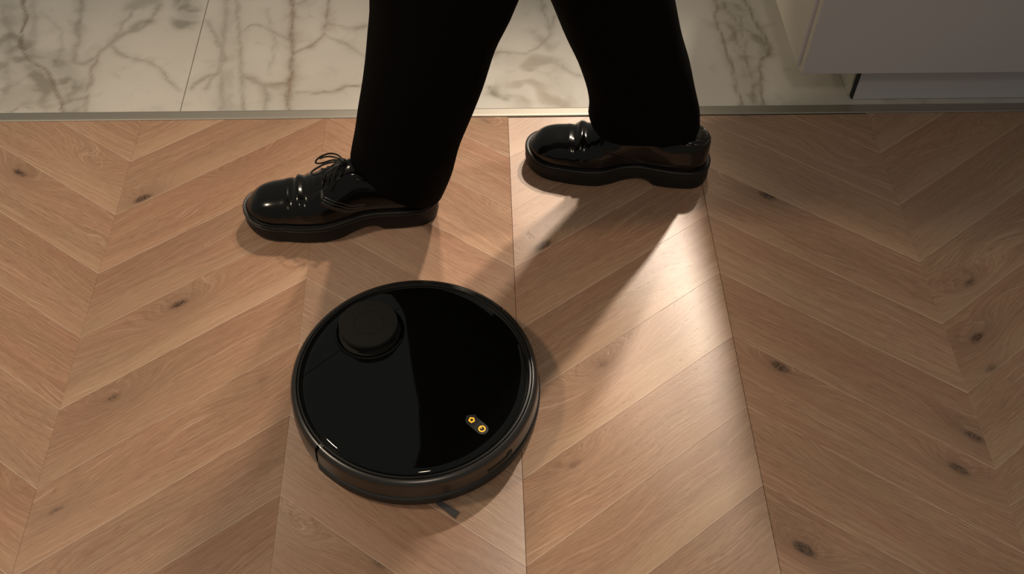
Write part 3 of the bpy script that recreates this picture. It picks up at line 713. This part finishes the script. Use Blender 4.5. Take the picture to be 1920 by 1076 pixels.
def make_shoe(mirror, lean=0.0):
    root_v = []; Fc = []
    ts = [0] + [((1 - math.cos(PI * i / 84)) / 2) for i in range(1, 84)] + [1]; K = 40
    for t in ts:
        for k in range(K + 1): root_v.append(upper_pt(max(min(t, .9995), .0005), PI * k / K))
    for i in range(len(ts) - 1):
        for k in range(K): Fc.append((i * (K + 1) + k, i * (K + 1) + k + 1, (i + 1) * (K + 1) + k + 1, (i + 1) * (K + 1) + k))
    sy = -1 if mirror else 1
    def mv(vs_): return [(p[0], p[1] * sy, p[2]) for p in vs_]
    shoe = mesh_obj('shoe', mv(root_v), Fc, M_leather, None, True); fix_normals(shoe)
    # outsole
    def layer(off, zf): return [(x, y, zf(min(max(x / L, 0), 1))) for x, y in outline(off)]
    lay = [layer(-.0015, lambda t: zbot(t) + .0), layer(.0008, lambda t: zbot(t) + .0015), layer(.0018, lambda t: zbot(t) + .006), layer(.0012, lambda t: zweld(t) - .0105), layer(.0002, lambda t: zweld(t) - .0085)]
    n = len(lay[0]); V = [p for l in lay for p in l]; Fs = []
    for j in range(len(lay) - 1):
        for i in range(n): Fs.append((j * n + i, j * n + (i + 1) % n, (j + 1) * n + (i + 1) % n, (j + 1) * n + i))
    h = n // 2
    for li in (0, len(lay) - 1):
        for i in range(h):
            a_, b_, c_, d_ = li * n + i, li * n + i + 1, li * n + (n - i - 1), li * n + (n - i) % n
            if i == 0: Fs.append((a_, b_, c_))
            elif b_ == c_: Fs.append((a_, b_, d_))
            else: Fs.append((a_, b_, c_, d_))
    so = mesh_obj('sole', mv(V), Fs, M_rubber, shoe, True); fix_normals(so); so.data.set_sharp_from_angle(angle=math.radians(38))
    # welt: two ribbed ledges running round
    lay = [layer(.0002, lambda t: zweld(t) - .0088), layer(.0022, lambda t: zweld(t) - .0075), layer(.0024, lambda t: zweld(t) - .0050), layer(.0006, lambda t: zweld(t) - .0042), layer(.0008, lambda t: zweld(t) - .0036),
           layer(.0022, lambda t: zweld(t) - .0026), layer(.0020, lambda t: zweld(t) - .0006), layer(.0006, lambda t: zweld(t) + .0004), layer(-.0018, lambda t: zweld(t) - .0006), layer(-.0045, lambda t: zweld(t) + .0004), layer(-.0110, lambda t: zweld(t) + .0002)]
    V = [p for l in lay for p in l]; Fs = []
    for j in range(len(lay) - 1):
        for i in range(n): Fs.append((j * n + i, j * n + (i + 1) % n, (j + 1) * n + (i + 1) % n, (j + 1) * n + i))
    we = mesh_obj('welt', mv(V), Fs, M_welt, shoe, True); fix_normals(we); we.data.set_sharp_from_angle(angle=math.radians(50))
    # quarters with eyelet facing (derby), one each side
    for sd_ in (1, -1):
        V = []; Fs = []; nt, npz = 40, 14
        for a_ in range(nt + 1):
            t = .05 + (.600 - .05) * a_ / nt
            lo = smooth_tab([(.05, .06), (.30, .06), (.44, .10), (.52, .34), (.57, .56), (.600, .72)], t)
            hi = smooth_tab([(.05, 1.30), (.30, 1.22), (.42, 1.24), (.52, 1.25), (.575, 1.22), (.600, 1.02)], t)
            for b_ in range(npz + 1):
                ph = lo + (hi - lo) * b_ / npz; ed = min(b_, npz - b_, nt - a_) ; off = .0021 if ed > 0 else .0004
                p = upper_pt(t, ph if sd_ > 0 else PI - ph, off); V.append(p)
        for a_ in range(nt):
            for b_ in range(npz): Fs.append((a_ * (npz + 1) + b_, a_ * (npz + 1) + b_ + 1, (a_ + 1) * (npz + 1) + b_ + 1, (a_ + 1) * (npz + 1) + b_))
        qo = mesh_obj('quarter', mv(V), Fs, M_leather, shoe, True)
        qo.data.set_sharp_from_angle(angle=math.radians(60))
        # stitch rows along the front edge of the quarter
        segs = []
        for row, (dph, dt) in enumerate(((.055, -.008), (.11, -.016), (.165, -.024))):
            path = []
            for i in range(60):
                t = .36 + (.594 - .36) * i / 59 + dt
                lo = smooth_tab([(.05, .06), (.30, .06), (.44, .10), (.52, .34), (.57, .56), (.600, .72)], t - dt) + dph
                path.append(Vector(upper_pt(t, lo if sd_ > 0 else PI - lo, .0024)))
            lo_, hi_ = .80 + dph * .4, 1.10
            vp = [Vector(upper_pt(.590 + dt * .5, (lo_ + (hi_ - lo_) * q_ / 9) if sd_ > 0 else PI - (lo_ + (hi_ - lo_) * q_ / 9), .0024)) for q_ in range(10)]
            for a_, b_ in zip(vp[:-1], vp[1:]): segs.append(([a_ + (b_ - a_) * .1, a_ + (b_ - a_) * .7], .00030))
            for i in range(8, 59, 1):
                a_, b_ = path[i], path[i + 1]; d = b_ - a_
                segs.append(([a_ + d * .1, a_ + d * .7], .00028))
        V = []; Fs = []
        for pts_, r in segs:
            v, f = tube_geo(pts_, r, 4); o_ = len(V); V += v; Fs += [tuple(i + o_ for i in q) for q in f]
        st = mesh_obj('stitching', mv(V), Fs, M_thread if sd_ > 0 else M_lace, shoe); st['kind'] = 'stuff'
        if sd_ > 0: tag(st, 'rows of black thread along the quarter seam, coloured pale for their glint')
    # tongue
    V = []; Fs = []
    for a_ in range(13):
        t = .615 - .215 * a_ / 12
        for b_ in range(9):
            ph = PI / 2 - .42 + .84 * b_ / 8; off = .0008 + .0010 * (1 - abs(b_ - 4) / 4) + (.006 * (a_ / 12) ** 2)
            V.append(upper_pt(t, ph, off))
    for a_ in range(12):
        for b_ in range(8): Fs.append((a_ * 9 + b_, a_ * 9 + b_ + 1, (a_ + 1) * 9 + b_ + 1, (a_ + 1) * 9 + b_))
    mesh_obj('tongue', mv(V), Fs, M_leather, shoe, True)
    # eyelets and laces
    rows = [.578, .545, .512, .479, .446]; eo = []; lt = []; em = []
    for t in rows:
        for sg in (1, -1):
            ph = PI / 2 - sg * .40
            p = Vector(upper_pt(t, ph, .0024)); em.append(([p, p + Vector((0, .0006 * sg, .0010))], .0023))
    for i, t in enumerate(rows):
        a_ = Vector(upper_pt(t, PI / 2 - .40, .0034)); b_ = Vector(upper_pt(t, PI / 2 + .40, .0034)); m_ = (a_ + b_) / 2 + Vector((0, 0, .0035))
        lt.append((cr([a_, (a_ + m_) / 2 + Vector((0, 0, .0014)), m_, (b_ + m_) / 2 + Vector((0, 0, .0014)), b_], 12), .0014))
        if i < len(rows) - 1:
            c_ = Vector(upper_pt(rows[i + 1], PI / 2 + .40, .0032)); lt.append((cr([a_, (a_ + c_) / 2 + Vector((0, 0, .0042)), c_], 8), .0013))
    for p, r in em: tubes('eyelet', [(p, r)], M_metalb, shoe, 10).data.transform(Matrix.Diagonal((1, sy, 1, 1)))
    k0 = Vector(upper_pt(.455, PI / 2, .009))
    def K(x, y, z): return k0 + Vector((x, y, z))
    loops = [([K(0, 0, 0), K(.010, .007, .004), K(.026, .014, -.001), K(.042, .016, -.009), K(.052, .009, -.014), K(.048, .003, -.012), K(.030, .001, -.003), K(.010, .001, .001), K(0, 0, 0)], .00150),
             ([K(0, 0, 0), K(.008, -.010, .004), K(.022, -.018, .001), K(.038, -.021, -.008), K(.046, -.017, -.015), K(.036, -.009, -.010), K(.016, -.004, .0), K(0, 0, 0)], .00150),
             ([K(0, 0, .001), K(.010, -.004, .004), K(.020, -.008, .004), K(.030, -.012, .000), K(.038, -.012, -.003)], .0014),
             ([K(0, 0, .001), K(.008, .012, .003), K(.015, .022, -.006), K(.022, .030, -.018), K(.024, .035, -.030)], .0014),
             ([K(-.003, .004, -.002), K(.001, .0035, .003), K(.004, 0, .0035), K(.002, -.004, 0), K(-.003, -.004, -.002)], .0024)]
    la = tubes('lace', [(cr(p, 34), r) for p, r in loops] + lt, M_lace, shoe, 7); la.data.transform(Matrix.Diagonal((1, sy, 1, 1)))
    # collar lining and heel tab line
    V = []; 
    cp = [upper_pt(t, PI / 2 - .62, .0016) for t in (.40, .30, .20, .10, .045)] + [upper_pt(.012, PI / 2, .002)] + [upper_pt(t, PI / 2 + .62, .0016) for t in (.045, .10, .20, .30, .40)]
    cl = tubes('collar', [(cr(cp, 40), .0024)], M_leather, shoe, 8); cl.data.transform(Matrix.Diagonal((1, sy, 1, 1)))
    # sock / ankle rising into the trouser leg
    V = []; Fs = []; n_ = 20
    for j in range(9):
        z = .075 + .014 * j; rx = .040 - .0008 * j; ry = .028 + .0008 * j
        for i in range(n_): th = 2 * PI * i / n_; V.append((.085 + lean * max(0, z - .09) + rx * math.cos(th), ry * math.sin(th) * 1.0, z))
    for j in range(8):
        for i in range(n_): Fs.append((j * n_ + i, j * n_ + (i + 1) % n_, (j + 1) * n_ + (i + 1) % n_, (j + 1) * n_ + i))
    Fs.append(tuple(range(n_ - 1, -1, -1))); Fs.append(tuple(8 * n_ + i for i in range(n_)))
    mesh_obj('sock', V, Fs, M_sock, shoe, True)
    return shoe
# heading: local +x towards the toe = world -x ; near shoe is the left foot, its outer side faces the camera (-y)
def place(sh, heel, toe, z=0):
    h_ = Vector(heel); t_ = Vector(toe); a_ = math.atan2(t_.y - h_.y, t_.x - h_.x)
    sh.parent = per; sh.location = Vector((h_.x, h_.y, z)) - Vector(per.location); sh.rotation_euler = (0, 0, a_)
sl = make_shoe(False, -.28); place(sl, (-.0715, 1.172), (-.3815, 1.147))
sr = make_shoe(True, .32); place(sr, (.3895, 1.241), (.0830, 1.285))
tag(sl, 'front shoe, laces showing'); tag(sr, 'rear shoe, half hidden by the trouser hem')
